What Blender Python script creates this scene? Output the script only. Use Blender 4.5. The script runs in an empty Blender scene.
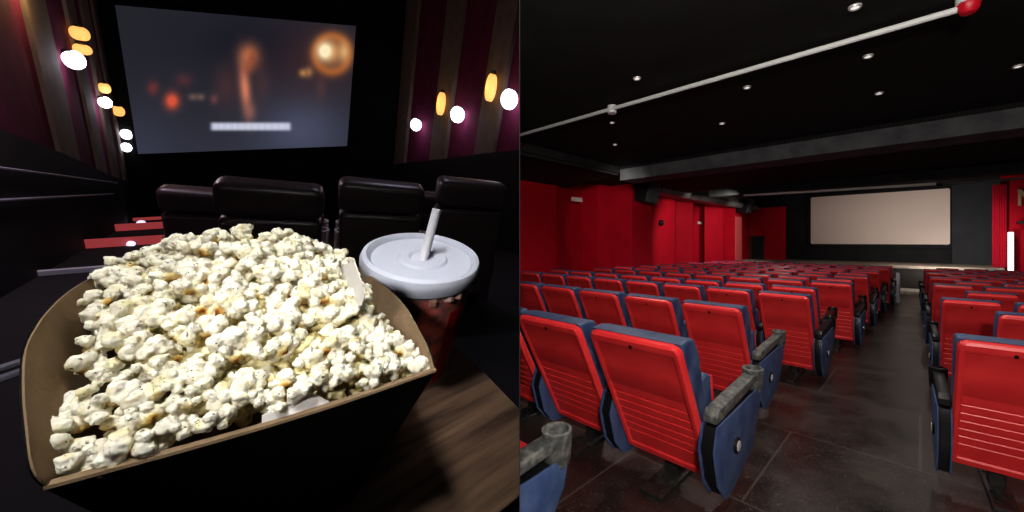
import bpy, bmesh, math, random
from mathutils import Matrix, Vector, noise
random.seed(7)
SC = bpy.context.scene
COL = SC.collection
PI = math.pi

# ------------------------------------------------------------------ camera
EYE = 1.44
F, CX, CY = 378.0, 580.0, 241.0
cam_d = bpy.data.cameras.new('camera')
cam = bpy.data.objects.new('camera', cam_d); COL.objects.link(cam)
cam.location = (0, 0, EYE); cam.rotation_euler = (PI/2, 0, 0)
cam_d.sensor_width = 36; cam_d.lens = F/1024*36
cam_d.shift_x = (512-CX)/1024; cam_d.shift_y = (CY-256)/1024
cam_d.clip_start = 0.01; cam_d.clip_end = 200
SC.camera = cam
SC.view_settings.view_transform = 'Standard'; SC.view_settings.look = 'None'
SC.view_settings.gamma = 1; SC.view_settings.use_curve_mapping = False
SC.view_settings.exposure = 0
w = bpy.data.worlds.new('night'); SC.world = w; w.use_nodes = True
w.node_tree.nodes['Background'].inputs[0].default_value = (0.02, 0.02, 0.025, 1)
w.node_tree.nodes['Background'].inputs[1].default_value = 0.02

def V(*a): return Vector(a)
def lin(c):
    c = c/255
    return c/12.92 if c <= .04045 else ((c+.055)/1.055)**2.4
def rgb(r, g, b): return (lin(r), lin(g), lin(b), 1)

# ------------------------------------------------------------------ the two frames of reference
# red cinema: x = along the row (v), y = towards its screen (u), z = up
_n = math.hypot(F, CX-160)
RV = V(F*0+ (CX-160)/_n, -F/_n, 0); RU = V(F/_n, (CX-160)/_n, 0)
MR = Matrix((( RV.x, RU.x, 0, 0), (RV.y, RU.y, 0, 0), (0, 0, 1, 0), (0, 0, 0, 1)))
# dark cinema (seen from a raked seat): x = along the row (r), y = forward (f), z = up (-h); eye is the origin
dn = V(-.253, .90, .355).normalized()
rr = V(1.94, -.35, 1); rr = (rr - dn*rr.dot(dn)).normalized()
ff = rr.cross(dn)
def c2w(v): return V(v.x, v.z, -v.y)
_R, _F, _U = c2w(rr), c2w(ff), c2w(-dn)
ML = Matrix(((_R.x, _F.x, _U.x, 0), (_R.y, _F.y, _U.y, 0), (_R.z, _F.z, _U.z, EYE), (0, 0, 0, 1)))
def ray(x, y): return V((x-CX)/F, (y-CY)/F, 1)
def rfh(P): return V(P.dot(rr), P.dot(ff), -P.dot(dn))      # camera vector -> dark cinema local
def lray(x, y): return rfh(ray(x, y))
def hit(x, y, n, d):                                          # ray with plane n.p = d, dark cinema local
    q = lray(x, y); return q*(d/q.dot(n))
def rray(x, y):                                               # red cinema local (origin = eye, on floor level z=EYE)
    q = ray(x, y); wv = V(q.x, q.z, 0)
    return V(wv.dot(RV), wv.dot(RU), -q.y)
def rhit(x, y, n, d):
    q = rray(x, y); p = q*(d/q.dot(n)); p.z += EYE; return p
def floor_z(u): return -.015*u

# ------------------------------------------------------------------ materials
def mat(name, col, rough=.5, metal=0, spec=.5, var=0, scale=8, bump=0, bscale=60, emit=None, estr=0, col2=None, coat=0, detail=4, ramp=(.35,.7), trans=0, alpha=1, ior=1.45, sss=0):
    m = bpy.data.materials.new(name); m.use_nodes = True
    nt = m.node_tree; b = nt.nodes['Principled BSDF']
    b.inputs['Base Color'].default_value = col; b.inputs['Roughness'].default_value = rough
    b.inputs['Metallic'].default_value = metal; b.inputs['Specular IOR Level'].default_value = spec
    b.inputs['Coat Weight'].default_value = coat; b.inputs['IOR'].default_value = ior
    b.inputs['Transmission Weight'].default_value = trans; b.inputs['Alpha'].default_value = alpha
    if sss:
        b.inputs['Subsurface Weight'].default_value = sss; b.inputs['Subsurface Radius'].default_value = (.004, .003, .002)
        b.inputs['Subsurface Scale'].default_value = 1
    tc = nt.nodes.new('ShaderNodeTexCoord')
    if col2 is not None:
        nz = nt.nodes.new('ShaderNodeTexNoise'); nz.inputs['Scale'].default_value = scale; nz.inputs['Detail'].default_value = detail
        nt.links.new(tc.outputs['Object'], nz.inputs['Vector'])
        r = nt.nodes.new('ShaderNodeValToRGB'); r.color_ramp.elements[0].position = ramp[0]; r.color_ramp.elements[1].position = ramp[1]
        r.color_ramp.elements[0].color = col; r.color_ramp.elements[1].color = col2
        nt.links.new(nz.outputs['Fac'], r.inputs['Fac']); nt.links.new(r.outputs['Color'], b.inputs['Base Color'])
    if bump:
        n2 = nt.nodes.new('ShaderNodeTexNoise'); n2.inputs['Scale'].default_value = bscale; n2.inputs['Detail'].default_value = 5
        nt.links.new(tc.outputs['Object'], n2.inputs['Vector'])
        bp = nt.nodes.new('ShaderNodeBump'); bp.inputs['Strength'].default_value = bump; bp.inputs['Distance'].default_value = .01
        nt.links.new(n2.outputs['Fac'], bp.inputs['Height']); nt.links.new(bp.outputs['Normal'], b.inputs['Normal'])
    if emit is not None:
        b.inputs['Emission Color'].default_value = emit; b.inputs['Emission Strength'].default_value = estr
    return m

M = {}
M['red_plastic'] = mat('red_plastic', rgb(236,54,54), .36, col2=rgb(222,42,48), scale=5, bump=.03, bscale=200)
M['navy_vinyl'] = mat('navy_vinyl', rgb(30,46,84), .5, col2=rgb(62,82,116), scale=7, bump=.06, bscale=140)
M['navy_panel'] = mat('navy_panel', rgb(48,66,108), .45, col2=rgb(72,92,128), scale=9, bump=.03)
M['worn_grey'] = mat('worn_grey', rgb(62,64,64), .5, col2=rgb(120,120,114), scale=26, bump=.1, bscale=80, ramp=(.42,.72))
M['black_plastic'] = mat('black_plastic', rgb(18,18,20), .35)
M['black_metal'] = mat('black_metal', rgb(20,19,19), .4, col2=rgb(42,40,38), scale=14)
M['chrome'] = mat('chrome', rgb(215,215,215), .35, metal=.4)
M['black_ceiling'] = mat('black_ceiling', rgb(24,24,24), .9, spec=.2, col2=rgb(32,32,32), scale=3)
M['charcoal_beam'] = mat('charcoal_beam', rgb(68,69,72), .85, spec=.3, col2=rgb(92,93,96), scale=4, bump=.15, bscale=30)
M['soffit_black'] = mat('soffit_black', rgb(26,27,27), .8, spec=.2, col2=rgb(40,41,41), scale=4)
M['red_wall'] = mat('red_wall', rgb(186,0,30), .75, spec=.2, col2=rgb(172,0,26), scale=2.5, bump=.04, bscale=20)
M['salmon_lit_side'] = mat('salmon_lit_side', rgb(226,92,90), .7, spec=.2)  # salmon stands for the red paint in bright light
M['stage_black'] = mat('stage_black', rgb(24,24,25), .8, spec=.2, col2=rgb(32,32,33), scale=2)
M['stage_grey'] = mat('stage_grey', rgb(54,55,58), .85, spec=.2, col2=rgb(46,47,50), scale=1.5)
M['stage_top'] = mat('stage_top', rgb(176,160,144), .6, col2=rgb(150,134,120), scale=3)
M['stage_front'] = mat('stage_front', rgb(42,36,33), .8, col2=rgb(34,30,28), scale=4)
M['floor_lit_tone'] = mat('floor_lit_tone', rgb(205,195,180), .6, col2=rgb(120,110,100), scale=5, ramp=(.5,.75))
M['white_pipe'] = mat('white_pipe', rgb(235,238,236), .4)
M['grey_pipe'] = mat('grey_pipe', rgb(205,200,194), .5)
M['red_alarm'] = mat('red_alarm', rgb(210,20,40), .35)
M['white_sign'] = mat('white_sign', rgb(225,205,200), .6)
M['gold'] = mat('gold', rgb(190,170,130), .35, metal=.6)
M['lamp_white'] = mat('lamp_white', rgb(255,255,255), .5, emit=rgb(255,246,240), estr=2.2)
M['downlight_lens'] = mat('downlight_lens', rgb(200,200,200), .2, emit=rgb(255,250,240), estr=.9)

def floor_mat():
    m = mat('dark_stone', rgb(20,17,16), .3, spec=.5)
    nt = m.node_tree; b = nt.nodes['Principled BSDF']; L = nt.links.new
    tc = nt.nodes.new('ShaderNodeTexCoord')
    n1 = nt.nodes.new('ShaderNodeTexNoise'); n1.inputs['Scale'].default_value = 2.2; n1.inputs['Detail'].default_value = 8; n1.inputs['Roughness'].default_value = .65
    L(tc.outputs['Object'], n1.inputs['Vector'])
    r1 = nt.nodes.new('ShaderNodeValToRGB'); e = r1.color_ramp.elements
    e[0].position = .32; e[0].color = rgb(13,10,10); e[1].position = .78; e[1].color = rgb(62,53,48)
    L(n1.outputs['Fac'], r1.inputs['Fac'])
    v = nt.nodes.new('ShaderNodeTexNoise'); v.inputs['Scale'].default_value = 75; v.inputs['Detail'].default_value = 3
    L(tc.outputs['Object'], v.inputs['Vector'])
    r2 = nt.nodes.new('ShaderNodeValToRGB'); e = r2.color_ramp.elements
    e[0].position = .60; e[0].color = (0,0,0,1); e[1].position = .72; e[1].color = (1,1,1,1)
    L(v.outputs['Fac'], r2.inputs['Fac'])
    mx = nt.nodes.new('ShaderNodeMix'); mx.data_type = 'RGBA'
    L(r2.outputs['Color'], mx.inputs['Factor']); L(r1.outputs['Color'], mx.inputs['A']); mx.inputs['B'].default_value = rgb(92,80,70)
    # slab joints
    br = nt.nodes.new('ShaderNodeTexBrick'); br.inputs['Scale'].default_value = 1; br.offset = .5
    br.inputs['Brick Width'].default_value = 1.5; br.inputs['Row Height'].default_value = 1.1; br.inputs['Mortar Size'].default_value = .008
    br.inputs['Color1'].default_value = (0,0,0,1); br.inputs['Color2'].default_value = (0,0,0,1); br.inputs['Mortar'].default_value = (1,1,1,1)
    L(tc.outputs['Object'], br.inputs['Vector'])
    m2 = nt.nodes.new('ShaderNodeMix'); m2.data_type = 'RGBA'
    mm = nt.nodes.new('ShaderNodeMath'); mm.operation = 'MULTIPLY'; mm.inputs[1].default_value = .5
    L(br.outputs['Color'], mm.inputs[0]); L(mm.outputs[0], m2.inputs['Factor'])
    L(mx.outputs['Result'], m2.inputs['A']); m2.inputs['B'].default_value = rgb(84,76,70)
    L(m2.outputs['Result'], b.inputs['Base Color'])
    rr_ = nt.nodes.new('ShaderNodeMapRange'); rr_.inputs['To Min'].default_value = .12; rr_.inputs['To Max'].default_value = .6
    L(n1.outputs['Fac'], rr_.inputs['Value']); L(rr_.outputs[0], b.inputs['Roughness'])
    bp = nt.nodes.new('ShaderNodeBump'); bp.inputs['Strength'].default_value = .15; bp.inputs['Distance'].default_value = .01
    L(v.outputs['Fac'], bp.inputs['Height']); L(bp.outputs['Normal'], b.inputs['Normal'])
    return m
M['dark_stone'] = floor_mat()

# ------------------------------------------------------------------ mesh helpers
HALL = {}                       # object name -> 'R' or 'L' (for trimming against the added partition)
def bm_new(): return bmesh.new()
def box(bm, x0, x1, y0, y1, z0, z1, bev=0, seg=2):
    g = bmesh.ops.create_cube(bm, size=1)
    vs = g['verts']
    for v in vs:
        v.co = V(x0+(v.co.x+.5)*(x1-x0), y0+(v.co.y+.5)*(y1-y0), z0+(v.co.z+.5)*(z1-z0))
    if bev:
        es = list({e for v in vs for e in v.link_edges})
        g2 = bmesh.ops.bevel(bm, geom=es, offset=bev, segments=seg, affect='EDGES', profile=.6)
        vs = list({v for f in g2['faces'] for v in f.verts} | {v for v in vs if v.is_valid})
    return vs
def prism(bm, pts, axis, a0, a1, bev=0, seg=2):
    """pts: 2-D outline; axis 'x': pts are (y,z); 'y': (x,z); 'z': (x,y)"""
    def P(p, a):
        return V(a, p[0], p[1]) if axis == 'x' else V(p[0], a, p[1]) if axis == 'y' else V(p[0], p[1], a)
    A = [bm.verts.new(P(p, a0)) for p in pts]; B = [bm.verts.new(P(p, a1)) for p in pts]
    n = len(pts); fs = [bm.faces.new(A), bm.faces.new(B[::-1])]
    for i in range(n): fs.append(bm.faces.new((A[i], B[i], B[(i+1)%n], A[(i+1)%n])))
    bmesh.ops.recalc_face_normals(bm, faces=fs)
    if bev:
        es = list({e for f in fs[:2] for e in f.edges})
        bmesh.ops.bevel(bm, geom=es, offset=bev, segments=seg, affect='EDGES', profile=.6)
    return A+B
def lathe(bm, prof, seg=32, c=V(0,0,0), cap0=True, cap1=True, axis=None):
    rings = []
    q = Matrix.Identity(3) if axis is None else V(0,0,1).rotation_difference(axis).to_matrix()
    for r, z in prof:
        rings.append([bm.verts.new(c + q @ V(r*math.cos(2*PI*k/seg), r*math.sin(2*PI*k/seg), z)) for k in range(seg)])
    for a, b in zip(rings, rings[1:]):
        for k in range(seg): bm.faces.new((a[k], a[(k+1)%seg], b[(k+1)%seg], b[k]))
    if cap0: bm.faces.new(rings[0][::-1])
    if cap1: bm.faces.new(rings[-1])
    return [v for r in rings for v in r]
def tube(bm, pts, r, seg=12):
    pts = [V(*p) for p in pts]; rings = []
    for i, p in enumerate(pts):
        t = (pts[min(i+1, len(pts)-1)]-pts[max(i-1, 0)]).normalized()
        q = V(0,0,1).rotation_difference(t).to_matrix()
        rings.append([bm.verts.new(p+q @ V(r*math.cos(2*PI*k/seg), r*math.sin(2*PI*k/seg), 0)) for k in range(seg)])
    for a, b in zip(rings, rings[1:]):
        for k in range(seg): bm.faces.new((a[k], a[(k+1)%seg], b[(k+1)%seg], b[k]))
    bm.faces.new(rings[0][::-1]); bm.faces.new(rings[-1])
def xform(vs, m):
    for v in vs: v.co = m @ v.co
def link(name, data, parent=None, hall=None, matrix=None):
    o = bpy.data.objects.new(name, data); COL.objects.link(o)
    if parent is not None: o.parent = parent
    if matrix is not None: o.matrix_local = matrix
    if hall: HALL[o.name] = hall
    return o
def finish(bm, name, m, smooth=True, angle=35):
    bmesh.ops.recalc_face_normals(bm, faces=bm.faces)
    me = bpy.data.meshes.new(name); bm.to_mesh(me); bm.free()
    me.materials.append(M[m] if isinstance(m, str) else m)
    if smooth:
        me.polygons.foreach_set('use_smooth', [True]*len(me.polygons))
        me.set_sharp_from_angle(angle=math.radians(angle))
    return me
def obj(name, bm, m, parent=None, hall=None, matrix=None, smooth=True, angle=35):
    return link(name, finish(bm, name, m, smooth, angle), parent, hall, matrix)
def thing(name, label, cat, hall, matrix, group=None):
    o = link(name, None, None, hall, matrix); o.empty_display_size = .1
    o['label'] = label; o['category'] = cat
    if group: o['group'] = group
    return o
def tag(o, label, cat, group=None, kind=None):
    o['label'] = label; o['category'] = cat
    if group: o['group'] = group
    if kind: o['kind'] = kind
    return o
def struct(name, bm, m, hall, parent=None, smooth=False, matrix=None):
    o = obj(name, bm, m, parent, hall, matrix if matrix is not None else (MR if hall == 'R' else ML if hall == 'L' else None), smooth)
    if parent is None: o['kind'] = 'structure'
    return o
def copy_tree(o, parent=None):
    c = o.copy(); COL.objects.link(c)
    if parent is not None: c.parent = parent
    if o.name in HALL: HALL[c.name] = HALL[o.name]
    for ch in CH.get(o.name, []): copy_tree(ch, c)
    return c
def at(hall, x, y, z, rz=0, M3=None):
    b = MR if hall == 'R' else ML
    m = b @ Matrix.Translation((x, y, z)) @ Matrix.Rotation(rz, 4, 'Z')
    return m if M3 is None else m @ M3
def quadslab(bm, P, n, t):
    """slab from 4+ corner points, thickness t along -n"""
    A = [bm.verts.new(p) for p in P]; B = [bm.verts.new(p-n*t) for p in P]
    k = len(P); bm.faces.new(A); bm.faces.new(B[::-1])
    for i in range(k): bm.faces.new((A[i], B[i], B[(i+1)%k], A[(i+1)%k]))

# ================================================================== RED CINEMA
W = -6.0                     # far side wall
CEIL = EYE+1.5
UEND = 19.0
def sheet(bm, pts): bm.faces.new([bm.verts.new(V(*p)) for p in pts])
b = bm_new()
A = [(W, -3), (6, -3), (6, 20), (W, 20)]
quadslab(b, [V(x, y, floor_z(y)) for x, y in A], V(0,0,1), .1)
struct('floor', b, 'dark_stone', 'R')
b = bm_new(); box(b, W-.2, 6, -3, 6.2, CEIL, CEIL+.1); struct('ceiling', b, 'black_ceiling', 'R')
b = bm_new(); box(b, W-.2, 6, 6.2, 10.5, CEIL-.06, CEIL+.04); struct('ceiling', b, 'black_ceiling', 'R')
b = bm_new(); box(b, W-.2, 6, 10.5, 20, CEIL+.6, CEIL+.7); box(b, W-.2, 6, 10.5, 10.6, CEIL-.06, CEIL+.7); struct('ceiling', b, 'black_ceiling', 'R')
b = bm_new(); box(b, -4.5, 6, 6.2, 6.75, EYE+1.217, CEIL+.02, .01); struct('ceiling_beam', b, 'charcoal_beam', 'R')
b = bm_new(); box(b, -4.5, 6, 10.5, 10.95, EYE+1.26, CEIL, .01); struct('ceiling_beam', b, 'soffit_black', 'R')
b = bm_new(); prism(b, [(W-.1, EYE+1.22), (-4.5, EYE+1.37), (-4.5, CEIL+.02), (W-.1, CEIL+.02)], 'y', -3, 6.3); box(b, -4.5, -4.46, -3, 6.1, CEIL-.2, CEIL-.16)
struct('trim_soffit', b, 'soffit_black', 'R')
b = bm_new(); box(b, W, -5.35, 9.05, 17.2, EYE+1.36, CEIL+.3); tube(b, [(-5.3, 9.1, EYE+1.42), (-5.3, 17.3, EYE+1.42)], .13, 20); M['duct_grey'] = mat('duct_grey', rgb(96,92,90), .45); struct('trim_soffit', b, 'duct_grey', 'R')
b = bm_new(); box(b, 6, 6.2, -3, 20, -.4, CEIL+.7); struct('wall_right', b, 'red_wall', 'R')
b = bm_new(); box(b, W-.2, 6.2, -3.2, -3, -.1, CEIL+.2); struct('wall_back', b, 'red_wall', 'R')
# side wall in bays angled in and out between the pilasters to vary their brightness
def wall_bays(pts, name):
    b = bm_new(); lo, hi = -.5, CEIL+.05
    for (v0, u0), (v1, u1) in zip(pts, pts[1:]):
        b.faces.new([b.verts.new(p) for p in (V(v0,u0,lo), V(v1,u1,lo), V(v1,u1,hi), V(v0,u0,hi))])
    return struct(name, b, 'red_wall', 'R')
def wpt(px, off):            # a point of the side wall line seen at column px
    q = rray(px, 241); t = (W+off)/q.x
    return (W+off, q.y*t)
wall_bays([(W, -3), wpt(556, 0), wpt(582, -.7), wpt(598, -.1), wpt(613, 0),
           wpt(651, 0), wpt(675, 0), wpt(676, -.3), wpt(693, .1), wpt(693.5, -.5), wpt(704, -.5), wpt(704.5, -.25), wpt(723, .15), (W+.15, 17.5), (W, 20)], 'wall_left')
def pilaster(x0, x1, x2, wid, m, name='wall_pilaster'):
    q0 = rray(x0, 241); u0 = q0.y*W/q0.x
    q2 = rray(x1, 241); v1 = q2.x*(u0/q2.y)
    q3 = rray(x2, 241); u1 = q3.y*v1/q3.x
    b = bm_new(); box(b, W-.1, v1, u0, u1, -.5, CEIL+.1, .008); struct(name, b, m, 'R')
    return v1, u0, u1
pa = pilaster(612, 632, 652, 0, 'red_wall')
pb = pilaster(722, 735, 741.5, 0, 'red_wall')
b = bm_new(); box(b, pb[0], pb[0]+.02, pb[1]+.02, pb[2]-.02, -.3, EYE+.98); struct('trim_lit_side', b, 'salmon_lit_side', 'R')  # strip added, coloured as the lit side of the pilaster

# stage end
SU = 16.7; SZ = EYE-.83
b = bm_new()
front = [(W, SU), (.2, SU), (.9, SU+.06), (1.5, SU+.3), (1.95, SU+.8), (2.05, 19.2), (W, 19.2)]
prism(b, front, 'z', SZ-.09, SZ, .01); struct('stage_floor', b, 'stage_top', 'R')
b = bm_new(); prism(b, [(x, y+.05) for x, y in front], 'z', -.6, SZ-.09); struct('stage_base', b, 'stage_front', 'R')
b = bm_new(); box(b, -.75, .62, SU-1.0, SU+.02, floor_z(SU)-.05, floor_z(SU)+.11, .01)  # stands for lit floor, its brightness put into the pale colour
tag(obj('lit_floor_strip', b, 'floor_lit_tone', None, 'R', MR), 'low strip of floor coloured as lit at the end of the aisle, against the stage', 'step')
def su(px, u): q = rray(px, 241); return q.x*u/q.y
xs = [su(p, UEND) for p in (745, 752, 786, 811, 950, 992)]
b = bm_new(); box(b, W-.2, 6, UEND+.15, UEND+.3, -.5, CEIL+.7); struct('wall_front', b, 'stage_black', 'R')
b = bm_new(); box(b, W, su(785.5, UEND-.6), UEND-.6, UEND-.5, SZ-1, EYE+1.52); struct('wall_stage_side', b, 'red_wall', 'R')
b = bm_new(); box(b, su(950, UEND)+.05, 3, UEND-.02, UEND+.12, SZ, CEIL+.6); struct('wall_stage_back', b, 'stage_grey', 'R')
# black doorway in the red wall beside the stage
t = thing('stage_door', 'black door in the dark red wall at the far corner beside the stage', 'door', 'R', at('R', 0, UEND-.6, 0))
b = bm_new(); x0, x1 = su(752, UEND-.6), su(763, UEND-.6); box(b, x0, x1, -.05, -.005, SZ, EYE+.18, .008); obj('door_leaf', b, 'stage_black', t)
b = bm_new(); box(b, x0-.06, x0, -.07, -.002, SZ, EYE+.24); box(b, x1, x1+.06, -.07, -.002, SZ, EYE+.24); box(b, x0-.06, x1+.06, -.07, -.002, EYE+.18, EYE+.24); obj('door_frame', b, 'stage_front', t)
# screen
c0 = [rhit(p[0], p[1], V(0,1,0), UEND) for p in ((811,197), (950,189), (950,245), (811,243.5))]
x0, x1 = (c0[0].x+c0[3].x)/2, (c0[1].x+c0[2].x)/2; z1 = (c0[0].z+c0[1].z)/2; z0 = (c0[2].z+c0[3].z)/2
t = thing('cinema_screen', 'blank pale projection screen with rounded corners on the black stage wall', 'screen', 'R', at('R', (x0+x1)/2, UEND, 0))
hw = (x1-x0)/2
def rrect(hw, z0, z1, r, n=5):
    P = []
    for cx_, cz_, a0 in ((hw-r, z1-r, 0), (-hw+r, z1-r, 90), (-hw+r, z0+r, 180), (hw-r, z0+r, 270)):
        for k in range(n+1):
            a = math.radians(a0+90*k/n); P.append((cx_+r*math.cos(a), cz_+r*math.sin(a)))
    return P
M['screen_white'] = mat('screen_white', rgb(232,212,200), .8, spec=.1)
b = bm_new(); prism(b, rrect(hw, z0, z1, .06), 'y', -.03, .0); obj('screen_surface', b, 'screen_white', t, 'R')
b = bm_new(); prism(b, rrect(hw+.12, z0-.12, z1+.12, .12), 'y', .005, .12, .01); obj('screen_frame', b, 'stage_black', t, 'R')
# red wing wall with its curtain, the letter M and the white light strip
uw = 17.6
b = bm_new(); x0 = su(996, uw); box(b, x0+.1, 6, uw, uw+.15, -.5, CEIL+.6); struct('wall_stage_wing', b, 'red_wall', 'R')
M['curtain_red'] = mat('curtain_red', rgb(190,14,44), .6, spec=.3)
b = bm_new(); xa, xb = su(991.5, uw), su(1006, uw); N = 60; ring = []
for k in range(N+1):
    x = xa+(xb-xa)*k/N; y = uw-.14+.025*math.sin(k*PI/5)
    ring.append((b.verts.new(V(x, y, SZ+.02)), b.verts.new(V(x, y, EYE+1.75)), b.verts.new(V(x, y+.02, SZ+.02)), b.verts.new(V(x, y+.02, EYE+1.75))))
for p, q in zip(ring, ring[1:]):
    b.faces.new((p[0], q[0], q[1], p[1])); b.faces.new((p[2], p[3], q[3], q[2])); b.faces.new((p[1], q[1], q[3], p[3])); b.faces.new((p[0], p[2], q[2], q[0]))
tag(obj('stage_curtain', b, 'curtain_red', None, 'R', MR), 'narrow red pleated curtain hanging at the far edge of the grey stage wall', 'curtain')
t = thing('wall_light', 'tall thin glowing white light strip on the red wall by the stage', 'light', 'R', at('R', 0, uw, 0))
xa, xb = su(1008, uw-.25), su(1013.5, uw-.25); zt = EYE+.27; zb = EYE-.98
b = bm_new(); box(b, xa, xb, -.3, -.2, zb, zt, .01); obj('light_tube', b, 'lamp_white', t, 'R')
b = bm_new(); box(b, xa-.01, xb+.01, -.2, -.002, zb+.05, zt-.05); obj('light_housing', b, 'stage_grey', t, 'R')
b = bm_new(); xa = su(1018, uw-.06); zm = EYE+1.08; s = .5; k = .07
prism(b, [(0,0), (k,0), (k,s*.68), (s*.42,s*.18), (s*.84-k,s*.68), (s*.84-k,0), (s*.84,0), (s*.84,s), (s*.84-k,s), (s*.42,s*.42), (k,s), (0,s)], 'y', 0, .05)
xform(b.verts, Matrix.Translation((xa, uw-.06, zm)))
tag(obj('wall_letter', b, 'gold', None, 'R', MR), 'gold capital letter M fixed high on the red wall by the stage', 'letter')
b = bm_new(); xa = su(1017, uw-.1); box(b, xa, xa+.5, uw-.28, uw-.002, EYE+.52, EYE+.6, .01)
tag(obj('wall_bracket', b, 'black_plastic', None, 'R', MR), 'small black bracket shelf on the red wall under the gold letter', 'bracket')

# pipe along the ceiling with its junction box and red alarm
p0 = rhit(440, 158, V(0,0,1), 1.44); p1 = rhit(957, 10, V(0,0,1), 1.44)
t = thing('ceiling_conduit', 'long white conduit pipe running slantwise under the black ceiling', 'pipe', 'R', MR)
b = bm_new(); tube(b, [p0, p1], .02); obj('pipe', b, 'white_pipe', t, 'R')
pj = p0.lerp(p1, 0); dirp = (p1-p0).normalized()
for px, py in ((612,109),):
    q = rhit(px, py, V(0,0,1), 1.45); 
    b = bm_new(); lathe(b, [(.045,-.05), (.05,-.04), (.05,.035)], 20, q); obj('junction_box', b, 'white_pipe', t, 'R')
q = p1+dirp*.05
t = thing('alarm_sounder', 'red dome alarm sounder at the end of the white ceiling conduit', 'alarm', 'R', at('R', q.x, q.y, CEIL))
b = bm_new(); lathe(b, [(.05,-.04), (.055,-.045), (.052,-.075), (.035,-.1), (.012,-.108)], 24); obj('dome', b, 'red_alarm', t, 'R')
b = bm_new(); lathe(b, [(.06,-.04), (.06,0)], 24); obj('base', b, 'white_pipe', t, 'R')
pq0 = rhit(744, 195.5, V(0,1,0), 10.44); pq1 = rhit(1026, 178, V(0,1,0), 10.44); pm = rhit(936, 184, V(0,1,0), 10.44)
b = bm_new(); tube(b, [pq0, pm], .03); tag(obj('beam_pipe', b, 'grey_pipe', None, 'R', MR), 'thin grey pipe along the foot of the far black ceiling beam', 'pipe')
b = bm_new(); tube(b, [pm+V(.1,0,-.02), pq1], .022); tag(obj('beam_cable_tray', b, 'charcoal_beam', None, 'R', MR), 'dark cable run along the far beam, beyond the grey pipe', 'cable tray')
# downlights
DL = [((637,79), 'beside the white conduit, nearest its junction box'), ((612,123), 'farther from the conduit, right under its junction box'), ((615,145), 'smallest one, near the dark soffit'),
      ((747,88), 'just beyond the middle of the white conduit'), ((722,124), 'midway between conduit and charcoal beam, over the side block'),
      ((855,8), 'largest one, on the near side of the white conduit'), ((868,57), 'just past the conduit, in the line running to the screen'), ((879,94), 'closest to the charcoal beam, in line with the screen'), ((1018,67), 'over the right-hand seats, between alarm and beam')]
lamp_pos = []
dl0 = None
for (px, py), txt in DL:
    q = rhit(px, py, V(0,0,1), 1.49)
    m = at('R', q.x, q.y, CEIL)
    if dl0 is None:
        dl0 = thing('downlight', '', 'light', 'R', m, 'recessed ceiling downlights')
        b = bm_new(); lathe(b, [(.026,-.012), (.034,-.013), (.038,-.005), (.038,.0)], 24, cap0=False, cap1=False); obj('trim_ring', b, 'chrome', dl0, 'R')
        b = bm_new(); lathe(b, [(.0261,-.006), (.0261,0)], 20); obj('lens', b, 'downlight_lens', dl0, 'R')
        CH = {dl0.name: list(dl0.children)}
        o = dl0
    else:
        o = copy_tree(dl0); o.matrix_local = m
    o['label'] = 'small round ceiling downlight, ' + txt
    lamp_pos.append(q)
# speakers on the pilasters, sign, sensor
def speaker(v, u, z, w_, h_, d_, label):
    t = thing('wall_speaker', label, 'speaker', 'R', at('R', v, u, z), 'black wall speakers')
    b = bm_new(); prism(b, [(0, h_), (d_, h_), (d_*.72, 0), (0, .06)], 'y', 0, w_, .012)
    obj('cabinet', b, 'black_plastic', t, 'R')
    b = bm_new(); prism(b, [(d_*1.0, h_*.95), (d_*1.04, h_*.95), (d_*.76, h_*.06), (d_*.73, h_*.06)], 'y', .03, w_-.03); obj('grille', b, 'charcoal_beam', t, 'R')
    b = bm_new(); box(b, -.01, d_*.6, w_*.4, w_*.6, h_, h_+.1); obj('bracket', b, 'black_metal', t, 'R')
speaker(pa[0]+.002, pa[1]+.1, EYE+.96, .62, .46, .42, 'black speaker box high on the nearer red pilaster')
speaker(pb[0]+.002, pb[1]+.05, EYE+1.1, .6, .5, .55, 'black speaker box on the far pilaster above the strip coloured as lit')
q = rhit(576.5, 199.5, V(1,0,0), W-.24); b = bm_new(); box(b, q.x-.01, q.x+.03, q.y-.19, q.y+.19, q.z-.05, q.z+.05, .006)
tag(obj('wall_sign', b, 'white_sign', None, 'R', MR), 'small pale oblong plate high on the dark red wall bay', 'sign')
q = rhit(660, 223, V(1,0,0), W); b = bm_new(); lathe(b, [(.1,0), (.1,.05), (.07,.1), (.02,.12)], 16, axis=V(1,0,0)); xform(b.verts, Matrix.Translation(q))
tag(obj('wall_sensor', b, 'black_plastic', None, 'R', MR), 'small dark round sensor on the red wall past the nearer pilaster', 'sensor')
q = rhit(699, 223, V(1,0,0), W-.5); b = bm_new(); box(b, q.x, q.x+.06, q.y-.16, q.y+.16, q.z-.05, q.z+.05, .01)
tag(obj('wall_plate', b, 'grey_pipe', None, 'R', MR), 'small grey fitting in the dark recess of the red wall', 'fitting')

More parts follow.
